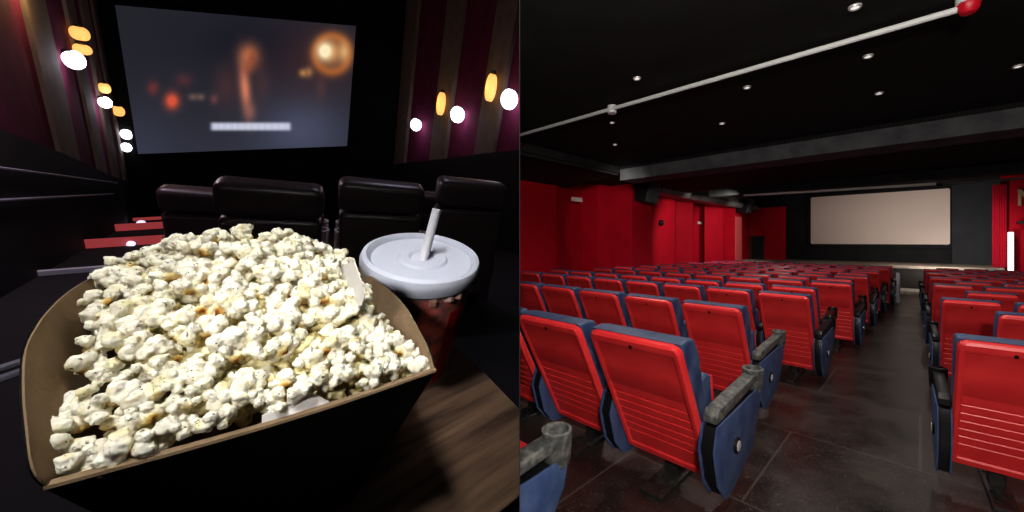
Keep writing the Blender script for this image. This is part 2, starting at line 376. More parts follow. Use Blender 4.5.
# ------------------------------------------------------------------ seats
SW = .57                      # shell width
TILT = math.atan2(.41, .82); SLEN = math.hypot(.41, .82)
MB = Matrix.Translation((0, 0, .94)) @ Matrix.Rotation(TILT, 4, 'X')    # local: x across, y forward (thickness), -z down the back
def shell_mesh(full):
    b = bm_new(); hw = SW/2; L = SLEN
    xs = [0, .012, .03, .036, .044, .05, .06, .285, .51, .52, .526, .534, .54, .558, .57]; xs = [x-hw for x in xs]
    ws = [0, .012, .03, .052, .058, .066, .2, .36, .372, .378, .386]
    if full:
        g = .43
        for k in range(6): ws += [g, g+.004, g+.012, g+.016]; g += .062
    ws += [L-.055, L-.047, L-.03, L-.012, L]
    grooves = [.43+.062*k for k in range(6)] if full else []
    def dep(x, w_):
        e = min(x+hw, hw-x, w_, L-w_); d = 0
        if e < .0121: d = .012*(1-e/.012)**2
        if x > -hw+.043 and x < hw-.043 and w_ > .065 and w_ < L-.05:
            d = .006
            if w_ > .371: d = .011
            for g in grooves:
                if g+.003 < w_ < g+.013: d += .0045
        elif -hw+.035 < x < hw-.035 and .057 < w_ < L-.046: d = .002
        return d
    r = .045
    def sx(x, w_):
        if w_ < r: return x*((hw-r+math.sqrt(max(0, r*r-(r-w_)**2)))/hw)
        if w_ > L-.03: return x*((hw-.03+math.sqrt(max(0, .03**2-(.03-(L-w_))**2)))/hw)
        return x
    def grid(y, dp):
        return [[b.verts.new(V(sx(x, w_), y+(dep(x, w_) if dp else 0), -w_)) for x in xs] for w_ in ws]
    A = grid(0, True); B = grid(.04, False); nw, nx = len(ws), len(xs)
    for i in range(nw-1):
        for j in range(nx-1):
            b.faces.new((A[i][j], A[i][j+1], A[i+1][j+1], A[i+1][j])); b.faces.new((B[i][j], B[i+1][j], B[i+1][j+1], B[i][j+1]))
    for i in range(nw-1):
        for j in (0, nx-1): b.faces.new((A[i][j], A[i+1][j], B[i+1][j], B[i][j]))
    for j in range(nx-1):
        for i in (0, nw-1): b.faces.new((A[i][j], B[i][j], B[i][j+1], A[i][j+1]))
    xform(b.verts, MB)
    return finish(b, 'back_shell', 'red_plastic', True, 28)
def pad_mesh():
    b = bm_new(); hw = SW/2+.004
    prism(b, [(.036, .004), (.11, -.022), (.17, -.062), (.185, -.17), (.15, -.32), (.115, -.62), (.09, -.72), (.036, -.74)], 'x', -hw, hw, .022, 3)
    xform(b.verts, MB); return finish(b, 'back_pad', 'navy_vinyl', True, 40)
def arm_poly(g=0):            # end panel outline in (y, z)
    return [(.26+g, .50-g), (.22+g, .38), (.27+g, .19+g*.3), (.36+g*.5, .08+g), (.46, .07+g), (.80-g, .18+g), (.95-g, .40), (.98-g, .52-g)]
ME = {}
def seat_meshes():
    ME['shell'] = shell_mesh(True); ME['shell_far'] = shell_mesh(False); ME['pad'] = pad_mesh()
    b = bm_new(); lathe(b, [(.011, 0), (.012, .004), (.008, .006)], 14, axis=V(0,-1,0)); xform(b.verts, MB @ Matrix.Translation((0, .003, -.045))); ME['plug'] = finish(b, 'lock_plug', 'black_plastic')
    b = bm_new(); prism(b, [(.33, .70), (.40, .72), (.45, .70), (.50, .40), (.46, .30), (.38, .27), (.34, .40)], 'x', -.26, .26, .025, 3); ME['cushion'] = finish(b, 'seat_cushion', 'navy_vinyl')
    b = bm_new(); prism(b, [(.453, .69), (.50, .68), (.55, .40), (.50, .27), (.465, .30), (.505, .40)], 'x', -.25, .25, .012, 2); ME['cshell'] = finish(b, 'cushion_shell', 'red_plastic')
    b = bm_new(); prism(b, arm_poly(.012), 'x', -.034, .034, .004); ME['core'] = finish(b, 'arm_panel', 'black_plastic')
    for s, k in ((1, 'skin_o'), (-1, 'skin_i')):
        b = bm_new(); prism(b, arm_poly(0), 'x', s*.034, s*.046, .004); ME[k] = finish(b, 'panel_skin', 'navy_panel')
    b = bm_new(); prism(b, [(.27, .51), (.27, .545), (.30, .575), (.95, .612), (.95, .565), (.35, .51)], 'x', -.04, .04, .012, 2); ME['rest'] = finish(b, 'armrest', 'worn_grey'); ME['rest_k'] = ME['rest'].copy(); ME['rest_k'].materials[0] = M['black_plastic']
    b = bm_new(); lathe(b, [(.056, .49), (.062, .51), (.066, .605), (.066, .630), (.054, .632), (.05, .62), (.045, .585), (.045, .583)], 28, V(0, .95, 0)); ME['cup'] = finish(b, 'cup_holder', 'worn_grey'); ME['cup_k'] = ME['cup'].copy(); ME['cup_k'].materials[0] = M['black_plastic']
    for s, k in ((1, 'bolt_o'), (-1, 'bolt_i')):
        b = bm_new(); lathe(b, [(.044, 0), (.044, .012), (.032, .016), (.03, .012)], 24, V(s*.046, .52, .31), axis=V(s, 0, 0)); ME[k] = finish(b, 'bolt_washer', 'black_plastic')
        b = bm_new(); lathe(b, [(.03, .0), (.029, .018), (.018, .022)], 20, V(s*.046, .52, .31), axis=V(s, 0, 0)); ME[k+'c'] = finish(b, 'bolt_cap', 'chrome')
    b = bm_new(); box(b, -.05, .05, .47, .57, .02, .30, .008); box(b, -.2, .2, .48, .54, .2, .27, .006); ME['leg'] = finish(b, 'pedestal', 'black_metal')
    b = bm_new(); box(b, -.075, .075, .22, .78, -.01, .022, .008)
    for y in (.27, .38, .64, .73):
        for x in (-.045, .045): lathe(b, [(.016, .02), (.016, .03), (.008, .034)], 8, V(x, y, 0))
    ME['foot'] = finish(b, 'foot_plate', 'black_metal')
seat_meshes()
AX = SW/2+.045
def add_arm(t, x, side, k=''):
    k2 = k
    ma = Matrix.Translation((x, .10 if side < 0 else 0, 0)) @ Matrix.Diagonal((1, .6 if side < 0 else 1, 1, 1))
    a = link('arm_panel', ME['core'], t, 'R', ma)
    for k in ('skin_o', 'skin_i'): link('panel_skin', ME[k], a, 'R')
    k = 'bolt_o' if side > 0 else 'bolt_i'
    w_ = link('bolt_washer', ME[k], a, 'R'); 
    link('bolt_cap', ME[k+'c'], a, 'R')
    r = link('armrest', ME['rest'+k2], t, 'R', ma); link('cup_holder', ME['cup'+k2], r, 'R')
def make_seat(near, sides, black=True):
    t = thing('cinema_chair', 'x', 'chair', 'R', Matrix.Identity(4), 'g')
    s = link('back_shell', ME['shell'] if near else ME['shell_far'], t, 'R')
    if near: link('lock_plug', ME['plug'], s, 'R')['label'] = 'round black plug in the red shell'
    link('back_pad', ME['pad'], t, 'R')
    c = link('seat_cushion', ME['cushion'], t, 'R'); link('cushion_shell', ME['cshell'], c, 'R')
    for sd in sides: add_arm(t, sd*AX, sd, '_k' if black else '')
    p = link('pedestal', ME['leg'], t, 'R')
    if near: link('foot_plate', ME['foot'], p, 'R')
    return t
PROTO = {}
def get_proto(key):
    if key not in PROTO:
        o = make_seat(*key); PROTO[key] = o
    return PROTO[key]
def children_map():
    d = {}
    for o in bpy.data.objects:
        if o.parent: d.setdefault(o.parent.name, []).append(o)
    return d
used = set()
def put_seat(key, v, u, label, group, rz=0, sx=1):
    global CH
    p = get_proto(key)
    if key not in used: used.add(key); CH = children_map(); o = p
    else: o = copy_tree(p)
    o.matrix_local = at('R', v, u, floor_z(u), rz, Matrix.Diagonal((sx, 1, 1, 1)))
    o['label'] = label; o['group'] = group
ORD = 'first second third fourth fifth sixth seventh eighth ninth tenth eleventh twelfth thirteenth fourteenth fifteenth'.split()
LROWS = [(1.66, -1.435, .662), (3.0, -1.54, .60), (4.25, -1.29, .57), (5.05, -1.38, .57), (6.1, -1.15, .57), (6.95, -1.23, .57), (7.85, -1.12, .57), (8.75, -1.2, .57), (9.6, -1.08, .57), (10.4, -1.13, .57), (11.2, -1.0, .57), (12.0, -1.1, .57), (12.8, -1.02, .57)]
FAR = -5.25
for i, (u, v0, pitch) in enumerate(LROWS):
    p_ = pitch; sx = 1.0 if i == 0 else pitch/.685
    k = 0; v = v0+SW/2*sx
    while v > FAR:
        dist = 'right on the aisle' if k == 0 else ORD[k]+' in from the aisle'
        put_seat((i < 5, (1,), i > 1), v, u, f'red cinema chair, long block, {ORD[i]} row ahead, {dist}', 'red chairs of the long block', 0, sx)
        v -= p_; k += 1
# nearest corner seat: only its arm and folded cushion reach into view
put_seat((True, (1,), False), -1.17-AX, .20, 'cut-off red and navy chair in the nearest corner, behind its worn grey cup holder', 'red chairs of the long block')
low = [o for o in bpy.data.objects if o.parent and o.parent.get('label', '').startswith('cut-off red')]
for o in low:
    if o.name.startswith('seat_cushion'):
        b = bm_new(); box(b, -.26, .26, .30, .96, .30, .41, .03, 3); o.data = finish(b, 'seat_cushion', 'navy_vinyl')
        for c in o.children:
            if c.name.startswith('cushion_shell'): b = bm_new(); box(b, -.255, .255, .961, 1.06, .27, .415, .03, 3); c.data = finish(b, 'cushion_shell', 'red_plastic')
RROWS = [(2.85, .15, .66), (4.16, .44, .63), (5.0, .16, .62), (6.0, .39, .62), (6.95, .13, .62), (7.8, .38, .62), (8.6, .12, .62), (9.4, .36, .62), (10.2, .09, .62), (11.0, .33, .62), (11.8, .07, .62), (12.6, .3, .62)]
for i, (u, v0, p_) in enumerate(RROWS):
    sx = .74 if i == 0 else .68; p_ = .51 if i == 0 else .485; v = v0+SW/2*sx; k = 0; rz = .04; u0 = u
    while v-SW/2*sx < .137*u+.1:
        dist = 'end one by the aisle' if k == 0 else ORD[k]+' from the aisle'
        put_seat((i < 4, (-1,)), v, u0+math.tan(rz)*(v-v0), f'red cinema chair across the aisle, {ORD[i]} row there, {dist}', 'red chairs across the aisle', rz, sx)
        v += p_; k += 1
M['lit_panel_tone'] = mat('lit_panel_tone', rgb(205,208,222), .5)  # pale colour stands for light on the end panel
b = bm_new(); xa = LROWS[-1][1]+SW*.83+.08; prism(b, [(12.85, floor_z(13)+.02), (13.3, floor_z(13)+.02), (13.42, .5), (12.8, .62), (12.75, .4)], 'x', xa, xa+.07, .01)
tag(obj('row_end_panel', b, 'lit_panel_tone', None, 'R', MR), 'side panel coloured as lit, closing the last red row at the aisle', 'panel')

# lights of the red cinema: downlights, plus unseen lamps added for seats, walls and stage
def lamp(hall, pos, power, col=(1,1,1), kind='SPOT', size=.1, aim=None, angle=120, blend=.6, name='hall_and_fill_light'):
    d = bpy.data.lights.new(name, kind); d.energy = power; d.color = col
    if kind == 'AREA': d.size = size
    else: d.shadow_soft_size = size
    if kind == 'SPOT': d.spot_size = math.radians(angle); d.spot_blend = blend
    o = bpy.data.objects.new(name, d); COL.objects.link(o)
    base = MR if hall == 'R' else ML
    p = base @ V(*pos)
    q = (base @ V(*aim))-p if aim else base.to_3x3() @ V(0,0,-1)
    o.matrix_world = Matrix.Translation(p) @ V(0,0,-1).rotation_difference(q.normalized()).to_matrix().to_4x4()
    return o
WARM = (1, .93, .86)
for v, u, z, p in ((-.45, .85, CEIL-.3, 45), (.50, -.2, 2.15, 215), (2.6, -1.2, 2.5, 110)):
    lamp('R', (v, u, z), p, WARM, 'POINT', .12)  # unseen fill near the camera, added for the front seats
for q in lamp_pos:
    lamp('R', (q.x, q.y, CEIL-.03), 30, WARM, 'SPOT', .05, None, 150)
for v, u, p in ((-2.5, 8.0, 42), (.2, 8.4, 32), (-2.5, 9.6, 34), (.2, 12, 30), (-3.2, 12, 40)):
    lamp('R', (v, u, CEIL-.1), p, WARM, 'SPOT', .1, None, 150)
lamp('R', (-3.6, 10.2, CEIL-.3), 190, WARM, 'SPOT', .15, (-6, 12.0, 1.2), 90)  # unseen spots from here on are added to brighten the side wall
lamp('R', (-3.6, 13.4, CEIL-.3), 170, WARM, 'SPOT', .15, (-6, 15, 1.2), 80)
lamp('R', (-3.7, 4.9, CEIL-.3), 110, WARM, 'SPOT', .15, (-5.8, 8.4, 1.5), 60)
lamp('R', (.8, 15.2, .9), 260, WARM, 'SPOT', .2, (.2, UEND, EYE+.4), 110, 1)  # added low spot, brightens the blank screen
lamp('R', (-.1, 15.7, EYE+1.2), 60, WARM, 'SPOT', .1, (-.1, 16.2, 0), 70)  # added spot, brightens the floor strip before the stage
lamp('R', (-2.5, 13.6, CEIL+.3), 60, WARM, 'SPOT', .2, (-2.2, UEND, EYE+.6), 80)
lamp('R', (1.2, 15.6, CEIL+.4), 90, WARM, 'SPOT', .2, (1.5, SU+.5, SZ), 90)

# ================================================================== DARK CINEMA
M['kraft'] = mat('kraft', rgb(140,117,92), .85, spec=.15, col2=rgb(124,102,78), scale=60, bump=.1, bscale=300)
M['black_card'] = mat('black_card', rgb(6,6,6), .7, spec=.12)
M['liner_paper'] = mat('liner_paper', rgb(225,222,218), .7, spec=.2, bump=.1, bscale=90)
M['lid_white'] = mat('lid_white', rgb(192,196,212), .45, bump=.02)
M['straw_white'] = mat('straw_white', rgb(225,225,235), .4)
M['cola'] = mat('cola', rgb(206,62,36), .15, col2=rgb(104,22,16), scale=70, ramp=(.38,.62))
M['cup_clear'] = mat('cup_clear', rgb(240,225,220), .08, alpha=.05)
M['dark_leather'] = mat('dark_leather', rgb(50,41,43), .36, spec=.6, col2=rgb(66,52,52), scale=10, bump=.2, bscale=40)
M['tan_leather'] = mat('tan_leather', rgb(110,74,46), .4, col2=rgb(90,60,40), scale=10)
M['hall_black'] = mat('hall_black', rgb(8,8,10), .8, spec=.2)
M['hall_floor'] = mat('hall_floor', rgb(26,25,30), .85, spec=.2)
M['burgundy'] = mat('burgundy', rgb(96,34,62), .9, spec=.1, col2=rgb(82,28,52), scale=3)
M['taupe'] = mat('taupe', rgb(112,98,86), .8, spec=.2, col2=rgb(98,86,76), scale=3)
M['wainscot'] = mat('wainscot', rgb(16,15,20), .7, spec=.3)
M['rail_grey'] = mat('rail_grey', rgb(130,130,146), .5)
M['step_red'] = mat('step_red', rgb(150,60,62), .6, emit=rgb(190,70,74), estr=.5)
M['step_grey'] = mat('step_grey', rgb(205,205,218), .5)
M['step_dot_glow'] = mat('step_dot_glow', rgb(255,255,255), .5, emit=rgb(230,225,255), estr=1.2)
M['amber_glow'] = mat('amber_glow', rgb(255,190,110), .5, emit=rgb(255,178,92), estr=1.3)
M['white_lamp'] = mat('white_lamp', rgb(255,255,255), .5, emit=rgb(245,240,255), estr=5)

def wood():
    m = mat('walnut', rgb(88,66,50), .5); nt = m.node_tree; L = nt.links.new; b = nt.nodes['Principled BSDF']
    tc = nt.nodes.new('ShaderNodeTexCoord'); mp = nt.nodes.new('ShaderNodeMapping'); mp.inputs['Scale'].default_value = (7, 90, 40)
    mp.inputs['Rotation'].default_value = (0, 0, -.0)
    L(tc.outputs['Object'], mp.inputs['Vector'])
    n = nt.nodes.new('ShaderNodeTexNoise'); n.inputs['Scale'].default_value = 1; n.inputs['Detail'].default_value = 6; n.inputs['Distortion'].default_value = .6
    L(mp.outputs[0], n.inputs['Vector'])
    r = nt.nodes.new('ShaderNodeValToRGB'); e = r.color_ramp.elements
    e[0].position = .3; e[0].color = rgb(56,40,31); e[1].position = .72; e[1].color = rgb(124,98,78)
    L(n.outputs['Fac'], r.inputs['Fac']); L(r.outputs['Color'], b.inputs['Base Color'])
    return m
M['walnut'] = wood()

# --- shell of the hall
FL0, FLS = 1.15, .38                  # floor falls away towards the screen: depth below the eye = FL0 + FLS*f
gdir = lray(185, 192).normalized()
nw = gdir.cross(V(0,0,-1)).normalized()          # towards the left wall
if nw.x > 0: nw = -nw
WL = 1.36; WR = -6.5; SF = 18.0
def lfloor(x, y, lift=0): q = lray(x, y); return q*((FL0-lift)/(-q.z-FLS*q.y))
def on_left(x, y, off=0): return hit(x, y, nw, WL-off)
def on_right(x, y, off=0): return hit(x, y, -nw, -(WR)-off)
def wall_at(D, f): # r on wall n.p=D at forward f
    return (D-nw.y*f)/nw.x
b = bm_new()
quadslab(b, [V(wall_at(WL+.1, -3), -3, -FL0-FLS*-3), V(9, -3, -FL0-FLS*-3), V(9, SF, -FL0-FLS*SF), V(wall_at(WL+.1, SF), SF, -FL0-FLS*SF)], V(0,0,1), .1)
struct('floor', b, 'hall_floor', 'L')
b = bm_new(); quadslab(b, [V(-9, -3, 3.2), V(9, -3, 3.2), V(9, SF, 2.2), V(-9, SF, 2.2)], V(0,0,1), -.1)
struct('ceiling', b, 'hall_black', 'L')
def wall_slab(D, f0, f1, z0, z1, t, sgn):
    P = [V(wall_at(D, f0), f0, z0), V(wall_at(D, f1), f1, z0 if not callable(z0) else 0), V(wall_at(D, f1), f1, z1), V(wall_at(D, f0), f0, z1)]
    b = bm_new(); quadslab(b, P, nw*-sgn, t); return b
struct('wall_left', wall_slab(WL, -3, SF, -9, 3.2, .1, 1), 'burgundy', 'L')
struct('wall_right', wall_slab(WR, -3, SF, -10, 3.2, .1, -1), 'burgundy', 'L')
b = bm_new(); box(b, -9, 9, SF, SF+.1, -10, 3.2); struct('wall_front', b, 'hall_black', 'L')
# dark side wainscot under the burgundy, with two rails
top = [on_left(0, 129, .12), on_left(60, 152, .12), on_left(117, 178, .12)]
def wains():
    b = bm_new()
    pts = [on_left(-260, 30, .12)]+top+[on_left(140, 186, .12)]
    A = [b.verts.new(p) for p in pts]; B = [b.verts.new(V(p.x, p.y, -FL0-FLS*p.y-.05)) for p in pts]
    C = [b.verts.new(p+nw*.12) for p in pts]
    for i in range(len(pts)-1):
        b.faces.new((A[i], A[i+1], B[i+1], B[i])); b.faces.new((A[i], C[i], C[i+1], A[i+1]))
    return b
struct('trim_wainscot', wains(), 'wainscot', 'L', smooth=False)
b = bm_new(); pts = [on_right(x, y, .3) for x, y in ((372, 167), (404, 163), (450, 158), (485, 153), (530, 149), (600, 141))]
for p, q in zip(pts, pts[1:]):
    quadslab(b, [p, q, q+V(0,0,-5), p+V(0,0,-5)], nw, .28)
struct('trim_wainscot', b, 'wainscot', 'L')
for (a, c) in (((-60, 160.5), (117, 183)), ((-60, 204), (113, 194))):
    b = bm_new(); tube(b, [on_left(*a, .15), on_left(*c, .15)], .018, 8)
    tag(obj('handrail', b, 'rail_grey', None, 'L', ML), 'thin grey rail along the dark side wall by the steps, ' + ('the upper one' if a[1] < 170 else 'the lower one'), 'handrail', 'rails on the dark side wall')

def pil(D, sgn, px0, px1, py, dep, label=None):
    """vertical pilaster standing off a side wall, seen between columns px0..px1 at row py"""
    a = hit(px0, py, nw, D); c = hit(px1, py, nw, D)
    b = bm_new(); P = [a, c]; z0, z1 = a.z-9, 3.0
    A = [V(a.x, a.y, z0), V(c.x, c.y, z0), V(c.x, c.y, 3.1), V(a.x, a.y, 3.1)]
    n = nw*-sgn
    quadslab(b, [p+n*dep for p in A], n, dep)
    o = struct('wall_pilaster', b, 'taupe', 'L'); return o
for px0, px1, py, dep in ((36, 56, 70, .05), (80, 88, 90, .05), (101, 107, 120, .05), (115, 119, 140, .05)): pil(WL, 1, px0, px1, py, dep)
for px0, px1, py, dep in ((405, 416, 60, .12), (444, 460, 60, .12), (492, 512, 60, .12)): pil(WR, -1, px0, px1, py, dep)

# --- sconces
def sconce(pos, n, s, label, amber=None):
    """white lamp below, amber lamp above, on a small black body"""
    t = thing('wall_sconce', label, 'light', 'L', ML @ Matrix.Translation(pos), 'glowing wall sconces')
    b = bm_new(); lathe(b, [(s*.52*math.cos(a_*PI/10), s*.62*math.sin(a_*PI/10)) for a_ in range(-4, 5)], 24, n*s*.2); obj('lamp_glass', b, 'white_lamp', t, 'L')
    b = bm_new(); box(b, -s*.2, s*.2, -s*.2, s*.2, s*.26, s*.6, .02*s); xform(b.verts, Matrix.Translation(n*s*.0)); obj('wall_mount', b, 'black_metal', t, 'L')
    return t
def amber(pos, n, s, h, label):
    t = thing('amber_glow', label, 'light', 'L', ML @ Matrix.Translation(pos), 'amber wall lamps and glow shapes')
    b = bm_new(); lathe(b, [(s*.42*math.cos(a_*PI/10)**.6, h*math.sin(a_*PI/10)) for a_ in range(-4, 5)], 20, n*s*.1); obj('lamp_or_glow_shape', b, 'amber_glow', t, 'L')
    b = bm_new(); lathe(b, [(s*.2, h), (s*.2, h*1.25)], 12, n*s*.1); obj('cap', b, 'black_metal', t, 'L')
nL = -nw; nR = nw
def px_size(P, px): # metres for px pixels at point P (dark cinema local)
    wv = ML @ P; return px*wv.y/F
SL = [((69,59), 24, 'big white wall sconce, nearest on the striped burgundy wall by the steps'), ((102,102), 15, 'second white sconce along the wall by the steps')]
for (x, y), s, lab in SL:
    P = on_left(x, y, .1); sconce(P, nL, px_size(P, s)*.62, lab)
    lamp('L', P+nL*.25+V(0,0,-.1), .9*P.length, (.95,.85,1), 'POINT', .05)
for (x, y), s, lab in (((127,134), 10, 'small white sconce beside the screen, upper of the close pair'), ((127,147), 9, 'small white sconce beside the screen, lower of the close pair')):
    P = hit(x, y, V(0,1,0), SF-.15); sconce(P, V(0,-1,0), px_size(P, s)*.8, lab)
for (x, y), s, lab in (((418,125), 16, 'white sconce on the far side wall, closest to the screen'), ((460,115), 21, 'middle white sconce of the far side wall'), ((512,100), 26, 'white sconce on the far side wall, farthest from the screen')):
    P = on_right(x, y, .2); sconce(P, nR, px_size(P, s)*.62, lab)
    lamp('L', P+nR*.35+V(0,0,-.35), 4, (.9,.7,1), 'POINT', .05)
for (x, y), s, h, lab in (((77,33), 16, 8, 'round amber lamp above the biggest white sconce, upper of two'), ((80,49), 15, 6, 'round amber lamp touching the biggest white sconce'), ((103,88), 10, 6, 'amber lamp just above the second white sconce by the steps'), ((117,111), 10, 6, 'amber lamp near the screen end of the wall by the steps')):
    P = on_left(x, y, .12); amber(P, nL, px_size(P, s), px_size(P, h)*.8, lab)
for (x, y), s, h, lab in (((442,104), 10, 15, 'tall glowing shape for amber light on the far side wall, nearer the screen'), ((492,88), 13, 18, 'tall glowing shape for amber light on the far side wall, bigger one')):
    P = on_right(x, y, .28); amber(P, nR, px_size(P, s), px_size(P, h)*.75, lab)  # glowing shapes put in for amber light falling on the pilasters
    lamp('L', P+nR*.45, 4, (1,.6,.2), 'POINT', .05)
P = on_left(50, -6, .3); lamp('L', P, 24, (1,.62,.25), 'POINT', .04)
P = on_left(10, -25, .5); lamp('L', P, 85, (1,.75,.9), 'POINT', .1)  # unseen lamp above the view, added to brighten the burgundy wall

# --- aisle steps
def strip(p0, p1, h, m, name, label, cat, group=None):
    a, c = lfloor(*p0), lfloor(*p1); b = bm_new(); wv = ML @ a; t = h*wv.y/F
    n = V(0,-1,0)
    P = [V(a.x,a.y,a.z+t), V(c.x,c.y,c.z+t*(c.y/a.y)), c, a]
    quadslab(b, P, n, .04)
    return tag(obj(name, b, m, None, 'L', ML, smooth=False), label, cat, group)
strip((79,249), (168,243), 9, 'step_red', 'step_edge', 'red-lit step edge, nearer of the two reddest steps of the aisle', 'step', 'aisle step edges')
strip((104,232), (168,228), 7, 'step_red', 'step_edge', 'red-lit step edge, farther one just past the nearest red step', 'step', 'aisle step edges')
strip((120,222), (168,219), 3, 'step_red', 'step_edge', 'thin faint red step edge, farthest down the aisle', 'step', 'aisle step edges')
strip((28,277), (116,270), 5, 'step_grey', 'step_edge', 'pale grey step edge running behind the popcorn tray', 'step', 'aisle step edges')
strip((-40,384), (30,362), 4, 'step_grey', 'step_edge', 'grey step edge nearest the camera, upper stripe left of the tray', 'step', 'aisle step edges')
strip((-40,396), (28,372), 4, 'step_grey', 'step_edge', 'grey step edge nearest the camera, lower stripe left of the tray', 'step', 'aisle step edges')
for (x, y), s, lab in (((131,241), 3, 'small white glowing dot on the nearer red step'), ((141,220), 3, 'small white glowing dot farther down the aisle')):
    q = lfloor(x, y+3); P = q*.97; wv = ML @ P; s_ = s*wv.y/F
    t = thing('step_dot', lab, 'light', 'L', ML @ Matrix.Translation(P), 'aisle step dots')  # small glowing white domes on the steps
    b = bm_new(); lathe(b, [(s_*1.1, 0), (s_, .02), (s_*.6, .05)], 20, axis=V(0,-.5,1).normalized()); obj('lens', b, 'step_dot_glow', t, 'L')
    b = bm_new(); lathe(b, [(s_*1.3, -.03), (s_*1.3, .0)], 20, axis=V(0,-.5,1).normalized()); obj('rim', b, 'black_metal', t, 'L')
P = lfloor(121, 217)*.98; b = bm_new(); s_ = px_size(P, 5); lathe(b, [(s_*.6,-s_*.6), (s_,0), (s_*.6,s_*.6)], 14); xform(b.verts, Matrix.Translation(P))
tag(obj('amber_marker', b, 'amber_glow', None, 'L', ML), 'tiny amber marker light at the foot of the dark side wall', 'light')

# --- screen with its film
SCR = [(115,5), (356,26), (347,146), (138,154)]
SP = [hit(x, y, V(0,1,0), SF-.25) for x, y in SCR]
def bl(a, b_, c, d, s, t): return (a*(1-s)+b_*s)*(1-t)+(d*(1-s)+c*s)*t
def film(px, py, s, t):
    def G(cx_, cy_, rx, ry, rot=0):
        dx, dy = px-cx_, py-cy_
        if rot: dx, dy = dx*math.cos(rot)+dy*math.sin(rot), -dx*math.sin(rot)+dy*math.cos(rot)
        return math.exp(-((dx/rx)**2+(dy/ry)**2))
    c = V(35,35,42)
    c = c+V(12,13,18)*t*t+V(26,29,40)*G(300,128,42,30)-V(10,9,6)*G(250,45,60,30)+V(26,4,0)*G(315,60,45,38)*.8+V(8,8,12)*G(135,140,40,40)
    def over(c, col, a): a = max(0, min(1, a)); return c*(1-a)+V(*col)*a
    c = over(c, (96,52,52), .45*G(226,86,12,22)); c = over(c, (100,60,60), .35*G(262,84,9,22))
    c = over(c, (190,110,72), 1.0*G(249,56,10,12)); c = over(c, (206,120,92), 1.0*G(245,88,5.5,24,-.1))
    c = over(c, (110,52,36), .5*G(252,58,5,7)); c = over(c, (188,84,50), .4*G(248,68,6,6)); c = over(c, (160,100,90), .6*G(250,112,6,9))
    c = over(c, (214,82,58), 1.2*G(172,101,7,8)); c = over(c, (140,54,52), .6*G(153,88,6,7)); c = over(c, (110,52,54), .5*G(184,80,9,7))
    c = over(c, (140,104,92), .6*G(193,97,5,3.5)); c = over(c, (140,104,92), .6*G(201,97,4,3.5)); c = over(c, (150,80,84), .5*G(214,99,4,5))
    r = math.hypot((px-332)/1.0, (py-54)/1.05)
    c = over(c, (170,92,44), .85*math.exp(-((r-17)/5)**2)); c = over(c, (210,140,80), .9*G(332,52,15,14))
    c = over(c, (255,236,190), 1.5*G(325,51,7,8)); c = over(c, (230,180,120), .8*G(344,52,5,9))
    c = over(c, (200,140,80), .8*G(303,73,4,4)); c = over(c, (190,130,76), .7*G(309,72,4,5)); c = over(c, (90,60,54), .5*G(321,88,5,12))
    a = (1/(1+math.exp(-(px-211)*1.2)))*(1/(1+math.exp((px-290.5)*1.2)))*math.exp(-((py-126.5)/4.2)**4)
    c = over(c, (205,208,228), a*(.95+.05*math.sin(px*1.55)*math.sin(px*.61+1)))
    return c
b = bm_new(); NX, NY = 240, 150; vcol = []; grid = []
for j in range(NY+1):
    row = []
    for i in range(NX+1):
        s, t = i/NX, j/NY
        row.append(b.verts.new(bl(*SP, s, t)))
        # the projected film keeps straight lines: perspective place of this point of the screen
        q = bl(*SP, s, t); q = rr*q.x+ff*q.y-dn*q.z; px, py = CX+F*q.x/q.z, CY+F*q.y/q.z
        c = film(px, py, s, t); vcol.append((lin(max(0, c.x)), lin(max(0, c.y)), lin(max(0, c.z)), 1))
    grid.append(row)
for j in range(NY):
    for i in range(NX): b.faces.new((grid[j][i], grid[j+1][i], grid[j+1][i+1], grid[j][i+1]))
m = bpy.data.materials.new('film_picture'); m.use_nodes = True; nt = m.node_tree; nt.nodes.clear()
at_ = nt.nodes.new('ShaderNodeAttribute'); at_.attribute_name = 'film'; em = nt.nodes.new('ShaderNodeEmission'); out = nt.nodes.new('ShaderNodeOutputMaterial')
nt.links.new(at_.outputs['Color'], em.inputs['Color']); nt.links.new(em.outputs[0], out.inputs['Surface']); em.inputs['Strength'].default_value = 1
b.verts.ensure_lookup_table()
me = bpy.data.meshes.new('screen_picture'); b.to_mesh(me); b.free(); me.materials.append(m)
ca = me.attributes.new('film', 'FLOAT_COLOR', 'POINT'); ca.data.foreach_set('color', [x for c in vcol for x in c])
scr = thing('movie_screen', 'big lit cinema screen showing a dim film scene with a white subtitle line', 'screen', 'L', ML)
link('picture', me, scr, 'L')
b = bm_new(); cc = sum(SP, V(0,0,0))/4
quadslab(b, [cc+(p-cc)*1.03+V(0,.03,0) for p in SP], V(0,-1,0), .15); obj('screen_frame', b, 'hall_black', scr, 'L')

